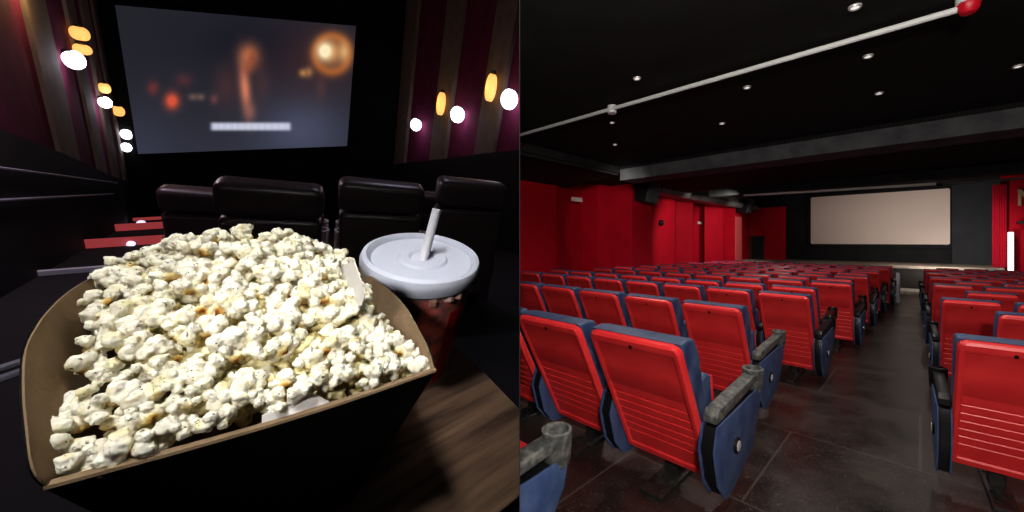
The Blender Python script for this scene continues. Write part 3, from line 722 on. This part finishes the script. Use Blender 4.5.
# --- leather seats in front
def recliner(r, f, top, label, wd=.70, tan=False, rz=0):
    fl = -FL0-FLS*f-.1; H = top-fl
    t = thing('recliner_chair', label, 'chair', 'L', at('L', r, f, fl, rz), 'dark leather cinema recliners'); hw = wd/2
    b = bm_new(); box(b, -hw+.03, hw-.03, 0, .2, .35, H-.28, .06, 4); obj('backrest', b, 'dark_leather', t, 'L')
    b = bm_new(); box(b, -hw+.02, hw-.02, -.03, .2, H-.27, H, .08, 5); obj('headrest', b, 'dark_leather', t, 'L')
    b = bm_new(); box(b, -hw+.06, hw-.06, -.025, .01, .3, H-.32, .01); obj('back_panel', b, 'dark_leather', t, 'L')
    b = bm_new(); box(b, -hw+.05, hw-.05, .15, .75, .3, .5, .06, 3); obj('seat_cushion', b, 'dark_leather', t, 'L')
    for s in (-1, 1):
        b = bm_new(); box(b, s*(hw-.05)-.06, s*(hw-.05)+.06, .05, .8, .1, .68, .05, 3); a = obj('armrest', b, 'tan_leather' if tan else 'dark_leather', t, 'L')
        b = bm_new(); lathe(b, [(.055, .67), (.06, .69), (.045, .692), (.04, .66)], 20, V(s*(hw-.05), .68, 0)); obj('cup_holder', b, 'chrome', a, 'L')
    b = bm_new(); box(b, -hw+.08, hw-.08, .1, .7, -.02, .3, .01); obj('base', b, 'hall_black', t, 'L')
    return t
recliner(-.45, 3.45, -1.22, 'dark leather recliner behind the popcorn, the one closest to the aisle steps')
recliner(.31, 3.45, -1.13, 'dark leather recliner right behind the white cup lid', rz=.0)
recliner(1.08, 3.45, -1.03, 'dark leather recliner behind the straw, cut by the picture edge')
for k, lab in enumerate(('dark leather recliner one row further on, beside the red steps', 'dark leather recliner one row further on, second from the steps', 'dark leather recliner one row further on, third from the steps', 'dark leather recliner one row further on, fourth from the steps')):
    recliner(-1.3+.8*k, 5.3, -2.0+.06*k, lab, tan=(k == 0))
b = bm_new()

# --- table, tray, cup
HT, HR = .285, .158
K = V(.169, .174, -HT); g1 = V(-.96, -.28, 0).normalized(); g2 = V(-.39, .92, 0).normalized()
t = thing('tray_table', 'small dark walnut tray table under the popcorn tray and cup', 'table', 'L', ML @ Matrix.Translation(K) @ Matrix(((-g1.x, g2.x, 0, 0), (-g1.y, g2.y, 0, 0), (0, 0, 1, 0), (0, 0, 0, 1))))
b = bm_new(); box(b, -.20, 0, 0, .30, -.014, 0, .002); obj('table_top', b, 'walnut', t, 'L')
b = bm_new(); box(b, -.203, .003, -.003, .303, -.02, -.0142, .002); obj('table_rim', b, 'black_plastic', t, 'L')
b = bm_new(); tube(b, [(-.1, .15, -.02), (-.1, .15, -.5)], .02, 16); obj('table_post', b, 'black_metal', t, 'L')

# cup: clear cup of cola, white lid, straw
CUP = hit(424, 254, V(0,0,-1), HR)
CB = -.126                                                     # table below the lid
t = thing('soft_drink_cup', 'plastic cup of dark cola with a white lid and straw on the walnut table', 'cup', 'L', ML @ Matrix.Translation(CUP+V(0,0,CB)))
b = bm_new(); lathe(b, [(.0305, 0), (.0310, .004), (.0368, .055), (.0440, .112), (.0435, .112), (.0363, .055), (.0303, .004), (.0300, .0015)], 48, cap1=True); 
obj('cup_body', b, 'cup_clear', t, 'L')
b = bm_new(); lathe(b, [(.0296, .002), (.0357, .055), (.0418, .103), (.0418, .104)], 48); obj('cola', b, 'cola', t, 'L')
M['ice'] = mat('ice', rgb(140,80,60), .3, col2=rgb(205,170,160), scale=60)
b = bm_new()
for k in range(26):
    a = 2*PI*k/26+random.uniform(-.1,.1); 
    if random.random() < .35: continue
    vs = box(b, -.0042, .0042, -.003, .003, -.003, .003, .001, 1)
    xform(vs, Matrix.Translation((.0408*math.cos(a), .0408*math.sin(a), random.uniform(.099,.106))) @ Matrix.Rotation(random.uniform(0,3), 4, 'X') @ Matrix.Rotation(random.uniform(0,3), 4, 'Z'))
obj('ice', b, 'ice', t, 'L')['kind'] = 'stuff'
M['red_tone'] = mat('red_tone', rgb(176,16,28), .4)
M['white_print'] = mat('white_print', rgb(214,150,160), .4)
def cup_r(z): 
    return .0310+(z-.004)*(.0368-.0310)/.051 if z < .055 else .0368+(z-.055)*(.0440-.0368)/.057
def cup_patch(a0, a1, z0, z1, off):
    b = bm_new(); n = 14; G = []
    for j in range(7):
        z = z0+(z1-z0)*j/6; G.append([b.verts.new(V((cup_r(z)+off)*math.cos(a0+(a1-a0)*i/n), (cup_r(z)+off)*math.sin(a0+(a1-a0)*i/n), z)) for i in range(n+1)])
    for j in range(6):
        for i in range(n): b.faces.new((G[j][i], G[j][i+1], G[j+1][i+1], G[j+1][i]))
    bmesh.ops.solidify(b, geom=b.faces[:], thickness=.0002); return b
obj('red_band', cup_patch(-1.1, -.1, .004, .090, .0006), 'red_tone', t, 'L')  # red patch on the right side of the cup
obj('white_mark', cup_patch(-.75, -.5, .02, .055, .0012), 'white_print', t, 'L')
b = bm_new(); lathe(b, [(.0442, .110), (.0455, .1105), (.0465, .113), (.0475, .117), (.0475, .121), (.0462, .1245), (.043, .126), (.0405, .1235), (.0395, .1215), (.020, .1215), (.018, .1235), (.012, .1235), (.010, .1215), (.004, .1215)], 64, cap0=False); lid = obj('lid', b, 'lid_white', t, 'L')
sp0 = V(.0,.0,.121)
s1 = hit(437, 209, V(0,1,0), CUP.y+.012)-CUP-V(0,0,CB)
b = bm_new(); tube(b, [sp0-(s1-sp0)*.9, sp0, sp0.lerp(s1,.5), s1], .0037, 16); obj('straw', b, 'straw_white', t, 'L')

# tray: tapered black carton, kraft inside, arched side panels
FLc = hit(44, 489, V(0,0,-1), HR); FRc = hit(436, 371, V(0,0,-1), HR)
e1 = (FRc-FLc); TW = e1.length; e1.normalize(); e2 = V(-e1.y, e1.x, 0); TD = .142
MT = ML @ Matrix.Translation((FLc.x, FLc.y, -HT)) @ Matrix(((e1.x, e2.x, 0, 0), (e1.y, e2.y, 0, 0), (0, 0, 1, 0), (0, 0, 0, 1)))
TH = HT-HR                                                     # rim height of the tray above the table
INV = (ML.inverted() @ MT).inverted()
def side_profile(pix, left):
    """(s along the depth, height above table) where the outline rays meet the flared side panel"""
    out = []
    x0 = 0 if left else TW; fl = -.030/TH if left else .030/TH  # flare: x = x0 + fl*(z-TH)*...
    o = INV @ V(0,0,0)
    for x, y in pix:
        dd = (INV.to_3x3() @ lray(x, y))
        # x = x0 + fl*(z-TH)
        tt = (x0+fl*(o.z-TH)-o.x)/(dd.x-fl*dd.z); p = o+dd*tt
        out.append((p.y, p.z))
    return out
PL = side_profile([(28,470), (21,420), (19,385), (22,350), (38,320), (60,297), (84,281), (112,268)], True)
PR = side_profile([(430,350), (420,330), (408,309), (395,294), (380,282), (365,272), (352,262)], False)
print('TRAY', round(TW,4), [tuple(round(a,3) for a in p) for p in PL], [tuple(round(a,3) for a in p) for p in PR])
tray = thing('popcorn_tray', 'open kraft and black carton tray heaped with popcorn on the walnut table', 'tray', 'L', MT)
INS = .030
def tray_pt(x, y, z):                                          # flare of the carton: x,y given at rim height
    k = (TH-z)/TH
    cx_, cy_ = TW/2, TD/2
    return V(cx_+(x-cx_)*(1-k*INS/(TW/2)), cy_+(y-cy_)*(1-k*INS/(TD/2)), z)
def wall_panel(outline, t_in, name, m_in, m_out, inward):
    """outline: 3-D points of the outer face; two skins: black outside, kraft inside"""
    b = bm_new(); quadslab(b, outline, -inward, t_in*.5); o = obj(name, b, m_out, tray, 'L', smooth=False)
    b = bm_new(); quadslab(b, [p+inward*t_in*.52 for p in outline], -inward, t_in*.5); obj('kraft_lining', b, m_in, o, 'L', smooth=False)
def nrm(P): return (P[1]-P[0]).cross(P[2]-P[0]).normalized()
T_ = .0011
def mk(outline, name):
    n = nrm([outline[0], outline[1], outline[-1]]); c = V(TW/2, TD/2, TH*.5)
    if (c-outline[0]).dot(n) < 0: n = -n
    wall_panel(outline, T_, name, 'kraft', 'black_card', n)
fr = [tray_pt(0,0,0), tray_pt(TW,0,0)] + [V(TW*(1-k/10), 0, 0)+V(0,0,TH-.0030*math.sin(PI*k/10)) for k in range(11)]
mk(fr, 'front_panel')
b = bm_new(); TF = [V(TW*k/20, 0, TH-.0030*math.sin(PI*k/20)) for k in range(21)]
Aa = [(b.verts.new(p+V(0,-.0006,0)), b.verts.new(p+V(0,-.0002,.0012)), b.verts.new(p+V(0,.0026,.0006)), b.verts.new(p+V(0,.0026,-.001))) for p in TF]
for p, q in zip(Aa, Aa[1:]):
    for k in range(4): b.faces.new((p[k], q[k], q[(k+1)%4], p[(k+1)%4]))
obj('rim_fold', b, 'kraft', tray, 'L')
mk([tray_pt(TW,TD,0), tray_pt(0,TD,0), tray_pt(0,TD,TH-.01), tray_pt(TW,TD,TH-.01)], 'back_panel')
def arch(PP, x, pk):
    base = [tray_pt(x,0,0)]
    pts = [V(x, 0, TH)]
    sgn = -1 if x == 0 else 1
    for y, z in PP:
        y = max(.0, min(TD, y)); pts.append(V(x+sgn*(z-TH)*INS/TH, y, z))
    cr = []
    for k in range(len(pts)-1):
        a, b_, c, d = pts[max(k-1, 0)], pts[k], pts[k+1], pts[min(k+2, len(pts)-1)]
        for t in (0, .25, .5, .75):
            cr.append(.5*((2*b_)+(c-a)*t+(2*a-5*b_+4*c-d)*t*t+(3*b_-a-3*c+d)*t**3))
    pts = cr+[pts[-1]]
    last = pts[-1]
    pts += [V(x, TD, TH-.01)] if last.y < TD-.003 else []
    return base+pts+[tray_pt(x,TD,0)]
mk(arch(PL, 0, 0), 'side_panel'); mk(arch(PR, TW, 0), 'side_panel')
b = bm_new(); quadslab(b, [tray_pt(0,0,.0015), tray_pt(TW,0,.0015), tray_pt(TW,TD,.0015), tray_pt(0,TD,.0015)], V(0,0,1), .0014); obj('bottom', b, 'black_card', tray, 'L')
def liner(pts, name='paper_liner'):
    b = bm_new(); quadslab(b, [INV @ p for p in pts], V(0,0,1), .0004); return b

# --- popcorn
def popcorn_mat():
    m = bpy.data.materials.new('popcorn'); m.use_nodes = True; nt = m.node_tree; b = nt.nodes['Principled BSDF']; L = nt.links.new
    b.inputs['Roughness'].default_value = .7; b.inputs['Specular IOR Level'].default_value = .25
    at_ = nt.nodes.new('ShaderNodeAttribute'); at_.attribute_name = 'hull'
    tc = nt.nodes.new('ShaderNodeTexCoord')
    r = nt.nodes.new('ShaderNodeValToRGB'); e = r.color_ramp.elements
    e[0].position = 0; e[0].color = rgb(246,241,222); e[1].position = 1; e[1].color = rgb(120,70,22)
    x = r.color_ramp.elements.new(.45); x.color = rgb(226,208,150); x = r.color_ramp.elements.new(.75); x.color = rgb(196,146,62)
    L(at_.outputs['Fac'], r.inputs['Fac'])
    oi = nt.nodes.new('ShaderNodeObjectInfo'); ad = nt.nodes.new('ShaderNodeVectorMath'); ad.operation = 'ADD'
    L(tc.outputs['Object'], ad.inputs[0]); L(oi.outputs['Random'], ad.inputs[1])
    n = nt.nodes.new('ShaderNodeTexNoise'); n.inputs['Scale'].default_value = 2.4; n.inputs['Detail'].default_value = 3; L(ad.outputs[0], n.inputs['Vector'])
    r1 = nt.nodes.new('ShaderNodeValToRGB'); e = r1.color_ramp.elements; e[0].position = .5; e[0].color = (0,0,0,1); e[1].position = .72; e[1].color = (.75,.75,.75,1)
    L(n.outputs['Fac'], r1.inputs['Fac'])
    mx = nt.nodes.new('ShaderNodeMix'); mx.data_type = 'RGBA'; L(r1.outputs['Color'], mx.inputs['Factor']); L(r.outputs['Color'], mx.inputs['A']); mx.inputs['B'].default_value = rgb(222,210,140)
    v = nt.nodes.new('ShaderNodeTexNoise'); v.inputs['Scale'].default_value = 9; v.inputs['Detail'].default_value = 2; L(ad.outputs[0], v.inputs['Vector'])
    r2 = nt.nodes.new('ShaderNodeValToRGB'); e = r2.color_ramp.elements; e[0].position = .66; e[0].color = (0,0,0,1); e[1].position = .70; e[1].color = (.9,.9,.9,1)
    L(v.outputs['Fac'], r2.inputs['Fac'])
    m2 = nt.nodes.new('ShaderNodeMix'); m2.data_type = 'RGBA'; L(r2.outputs['Color'], m2.inputs['Factor']); L(mx.outputs['Result'], m2.inputs['A']); m2.inputs['B'].default_value = rgb(84,78,34)
    L(m2.outputs['Result'], b.inputs['Base Color'])
    return m
M['popcorn'] = popcorn_mat()
M['popcorn_olive_shade'] = mat('popcorn_olive_shade', rgb(230,220,170), .6, col2=rgb(150,132,66), scale=120, ramp=(.45,.62))  # olive seasoning, the tone also stands for shadow between pieces
def kernel(seed, fine=True):
    """one popped kernel, about one unit across: lobes bursting from an amber hull"""
    rnd = random.Random(seed); b = bm_new(); lobes = []
    n = rnd.randint(5, 9)
    for k in range(n):
        z = rnd.uniform(-.25, 1); a = 2*PI*k/n*1.0+rnd.uniform(-.5,.5) ; s = math.sqrt(max(0, 1-z*z))
        d_ = V(s*math.cos(a), s*math.sin(a), z); lobes.append((d_*rnd.uniform(.26,.42), rnd.uniform(.13,.23)))
    lobes.append((V(0,0,.02), .2))
    for _ in range(rnd.randint(9, 16)):
        c, r = rnd.choice(lobes[:n]); d_ = V(rnd.gauss(0,1), rnd.gauss(0,1), rnd.gauss(.4,1)).normalized()
        lobes.append((c+d_*r*.85, r*rnd.uniform(.3,.6)))
    for c, r in lobes:
        g = bmesh.ops.create_icosphere(b, subdivisions=2, radius=r)
        for v in g['verts']: v.co = v.co+c
    me = bpy.data.meshes.new('k'); b.to_mesh(me); b.free()
    o = bpy.data.objects.new('k', me); COL.objects.link(o)
    md = o.modifiers.new('r', 'REMESH'); md.mode = 'VOXEL'; md.voxel_size = .032
    dg = bpy.context.evaluated_depsgraph_get(); dg.update()
    out = bpy.data.meshes.new_from_object(o.evaluated_get(dg)); bpy.data.objects.remove(o); bpy.data.meshes.remove(me)
    b = bm_new(); b.from_mesh(out)
    bmesh.ops.smooth_vert(b, verts=b.verts, factor=.5, use_axis_x=True, use_axis_y=True, use_axis_z=True)
    b.normal_update(); off = V(seed*3.1, 0, 0)
    for v in b.verts:
        v.co += v.normal*(.04*noise.noise(v.co*6+off)+.03*noise.noise(v.co*15+off))
    hull = []
    for v in b.verts:
        h = max(0, min(1, (.30-(v.co-V(0,0,-.14)).length)/.22)); h = max(h, .35*max(0, -v.co.z-.05)/.2*(.5+noise.noise(v.co*7+off)))
        hull.append(max(0, min(1, h)))
    me = finish_k(b, hull); return me
def finish_k(b, hull):
    me = bpy.data.meshes.new('popped_corn'); b.to_mesh(me); b.free(); me.materials.append(M['popcorn'])
    at2 = me.attributes.new('hull', 'FLOAT', 'POINT'); at2.data.foreach_set('value', hull)
    me.polygons.foreach_set('use_smooth', [True]*len(me.polygons)); return me
KM = [kernel(s) for s in range(14)]
def heap(x, y):                                                # top of the heap above the table, tray coordinates
    sx, sy = x/TW, y/TD
    ed = min(1, min(sx, 1-sx)/.28); ed = ed*(2-ed)
    eb = min(1, (1-sy)/.25+.35)
    ef = min(1, sy/.45)
    ed2 = max(0, 1-((sx-.44)/.62)**2)
    return TH-.004+.006*ed*(.4+.6*ef)+.027*ed2*eb*(ef**1.1)-.020*max(0, (sx-.58)/.42)**1.5*ef
pts = []; rnd = random.Random(5); tries = 0
SPc = .0078
while tries < 12000:
    tries += 1
    x, y = rnd.uniform(.004, TW-.006), rnd.uniform(.0075, TD+.002)
    if x > TW-.006-.011*min(1, y/TD*1.3): continue
    if all((x-a)**2+(y-c)**2 > (SPc*(.85+.3*rnd.random()))**2 for a, c, _ in pts): pts.append((x, y, 0))
pts.sort(key=lambda p: p[1])
print('KERNELS', len(pts))
for x, y, _ in pts:
    z = heap(x, y)+(rnd.uniform(-.004, .003) if y > .018 else rnd.uniform(-.001, .003)); s = rnd.uniform(.0118, .0168)
    k = rnd.randrange(len(KM))
    o = link('popped_corn', KM[k], None, 'L', MT @ Matrix.Translation((x, y, z)) @ Matrix.Rotation(rnd.uniform(0, 6.28), 4, 'Z') @ Matrix.Rotation(rnd.gauss(0, .9), 4, 'X') @ Matrix.Rotation(rnd.gauss(0, .8), 4, 'Y') @ Matrix.Scale(s, 4))
    tag(o, 'popped white popcorn piece with herb specks, heaped in the kraft tray', 'popcorn', 'popcorn pieces on the heap')
# the mass of popcorn below the top layer
b = bm_new()
for i in range(340):
    x, y = rnd.uniform(.012, TW-.012), rnd.uniform(.0135, TD-.008); z = heap(x, y)-.008-rnd.uniform(0, .005)
    bb = bm_new(); bb.from_mesh(KM[rnd.randrange(len(KM))])
    xform(bb.verts, Matrix.Translation((x, y, z)) @ Matrix.Rotation(rnd.uniform(0, 6), 4, 'Z') @ Matrix.Rotation(rnd.uniform(0, 6), 4, 'X') @ Matrix.Scale(rnd.uniform(.013,.017), 4))
    me_ = bpy.data.meshes.new('t'); bb.to_mesh(me_); bb.free(); b.from_mesh(me_); bpy.data.meshes.remove(me_)
hl = b.verts.layers.float.get('hull'); hv = [v[hl] if hl else .2 for v in b.verts]
me = bpy.data.meshes.new('popcorn'); b.to_mesh(me); b.free(); me.materials.append(M['popcorn_olive_shade'])
if 'hull' not in me.attributes: me.attributes.new('hull', 'FLOAT', 'POINT').data.foreach_set('value', hv)
me.polygons.foreach_set('use_smooth', [True]*len(me.polygons))
tag(link('popcorn_bed', me, None, 'L', MT), 'packed popcorn underneath the loose top pieces in the tray', 'popcorn', None, 'stuff')

# paper liner corners
def corner(pix, depth, axis='y'):
    b = bm_new(); P = []
    for (x, y), dz in zip(pix, depth):
        o_ = INV @ V(0,0,0); dd = INV.to_3x3() @ lray(x, y)
        P.append(o_+dd*((dz-o_.y)/dd.y) if axis == 'y' else o_+dd*((dz-o_.x)/dd.x))
    n = nrm(P[:3]); quadslab(b, P, n, .0005); return b
lt = thing('paper_liner', 'white greaseproof paper liner peeking out round the popcorn in the tray', 'paper', 'L', MT)
obj('paper_corner', corner([(342,266), (355,261), (366,294), (362,306), (346,300)], [TW-.027]*5, 'x'), 'liner_paper', lt, 'L', smooth=False)
obj('paper_corner', corner([(262,416), (288,398), (310,391), (332,404), (300,414), (262,426)], [.004,.009,.009,.003,.002,.002]), 'liner_paper', lt, 'L', smooth=False)

# lights of the dark cinema: house lamp over the seat, then unseen spots
lamp('L', (-.3, .14, 1.15), 20, (1,.985,.95), 'AREA', .2, (0, .2, -.15))
lamp('L', (-.25, -.12, .22), 10, (1,.96,.92), 'SPOT', .03, (.065, .29, -.225), 17, .9)  # added fill spot, brightens the cup
lamp('L', (.8, 5.5, 1.5), 65, (.8,.75,1), 'SPOT', .2, (.6, 4, -1.5), 110)
lamp('L', (-2.0, 4.2, 1.0), 45, (.85,.8,1), 'SPOT', .2, (-2.6, 7, -3.5), 90)

# ================================================================== ADDED PARTITION that keeps the two cinemas and their light apart
XL, XR = 519.35, 520.0
def wdir(px): return V((px-CX)/F, 1, 0)
b = bm_new(); zb, zt = -8, 8
a, c = wdir(XL), wdir(XR)
for y0, y1 in ((.05, 34.0),):
    P = [a*y0, a*y1, c*y1, c*y0]
    lo = [b.verts.new(p+V(0,0,zb)) for p in P]; hi = [b.verts.new(p+V(0,0,zt)) for p in P]
    b.faces.new(lo[::-1]); b.faces.new(hi)
    for i in range(4): b.faces.new((lo[i], lo[(i+1)%4], hi[(i+1)%4], hi[i]))
dmid = wdir(519.7).normalized(); side = V(dmid.y, -dmid.x, 0)
P = [-dmid*.08+side*.02, -dmid*.08-side*.02, -dmid*6-side*.02, -dmid*6+side*.02]
lo = [b.verts.new(p+V(0,0,zb)) for p in P]; hi = [b.verts.new(p+V(0,0,zt)) for p in P]
b.faces.new(lo[::-1]); b.faces.new(hi)
for i in range(4): b.faces.new((lo[i], lo[(i+1)%4], hi[(i+1)%4], hi[i]))
for z0_, z1_ in ((zb, EYE-.045), (EYE+.045, zt)):  # strips added to stop light passing beside the camera
    P = [dmid*.052+side*.0003, dmid*.052-side*.0003, -dmid*.081-side*.02, -dmid*.081+side*.02]
    lo = [b.verts.new(p+V(0,0,z0_)) for p in P]; hi = [b.verts.new(p+V(0,0,z1_)) for p in P]
    b.faces.new(lo[::-1]); b.faces.new(hi)
    for i in range(4): b.faces.new((lo[i], lo[(i+1)%4], hi[(i+1)%4], hi[i]))
o = obj('added_partition', b, 'hall_black', smooth=False); o['kind'] = 'structure'

# trim whatever would run through the added partition
bpy.context.view_layer.update()
def trim(o, nrm_w, keep_positive=True):
    mw = o.matrix_world; me = o.data
    cs = [ (mw @ V(*c)).dot(nrm_w) for c in o.bound_box ]
    if min(cs) >= 0: return 'keep'
    if max(cs) <= 0: return 'drop'
    b = bm_new(); b.from_mesh(me)
    n_l = (mw.to_3x3().transposed() @ nrm_w); p_l = mw.inverted() @ V(0,0,EYE)
    g = bmesh.ops.bisect_plane(b, geom=b.verts[:]+b.edges[:]+b.faces[:], dist=1e-6, plane_co=p_l, plane_no=n_l, clear_inner=True)
    if not b.faces: b.free(); return 'drop'
    ed = [e for e in g['geom_cut'] if isinstance(e, bmesh.types.BMEdge) and e.is_valid]
    try: bmesh.ops.holes_fill(b, edges=[e for e in ed if e.is_boundary], sides=0)
    except Exception: pass
    m2 = me.copy(); b.to_mesh(m2); b.free(); o.data = m2; return 'cut'
nR_ = V(wdir(XR).y, -wdir(XR).x, 0).normalized(); nL_ = -V(wdir(XL).y, -wdir(XL).x, 0).normalized()
def world_n(h): return nR_ if h == 'R' else nL_
drops = []
for o in list(SC.objects):
    if o.type != 'MESH' or o.name == 'added_partition': continue
    root = o
    while root.parent: root = root.parent
    h = HALL.get(root.name) or HALL.get(o.name)
    if h is None: print('NOHALL', o.name); continue
    if trim(o, world_n(h)) == 'drop': drops.append(o)
for o in drops:
    if o.name in SC.objects:
        for ch in list(o.children): 
            if ch not in drops: ch.parent = o.parent
        bpy.data.objects.remove(o)
changed = True
while changed:
    changed = False
    for o in list(SC.objects):
        if o.type == 'EMPTY' and not o.children: bpy.data.objects.remove(o); changed = True
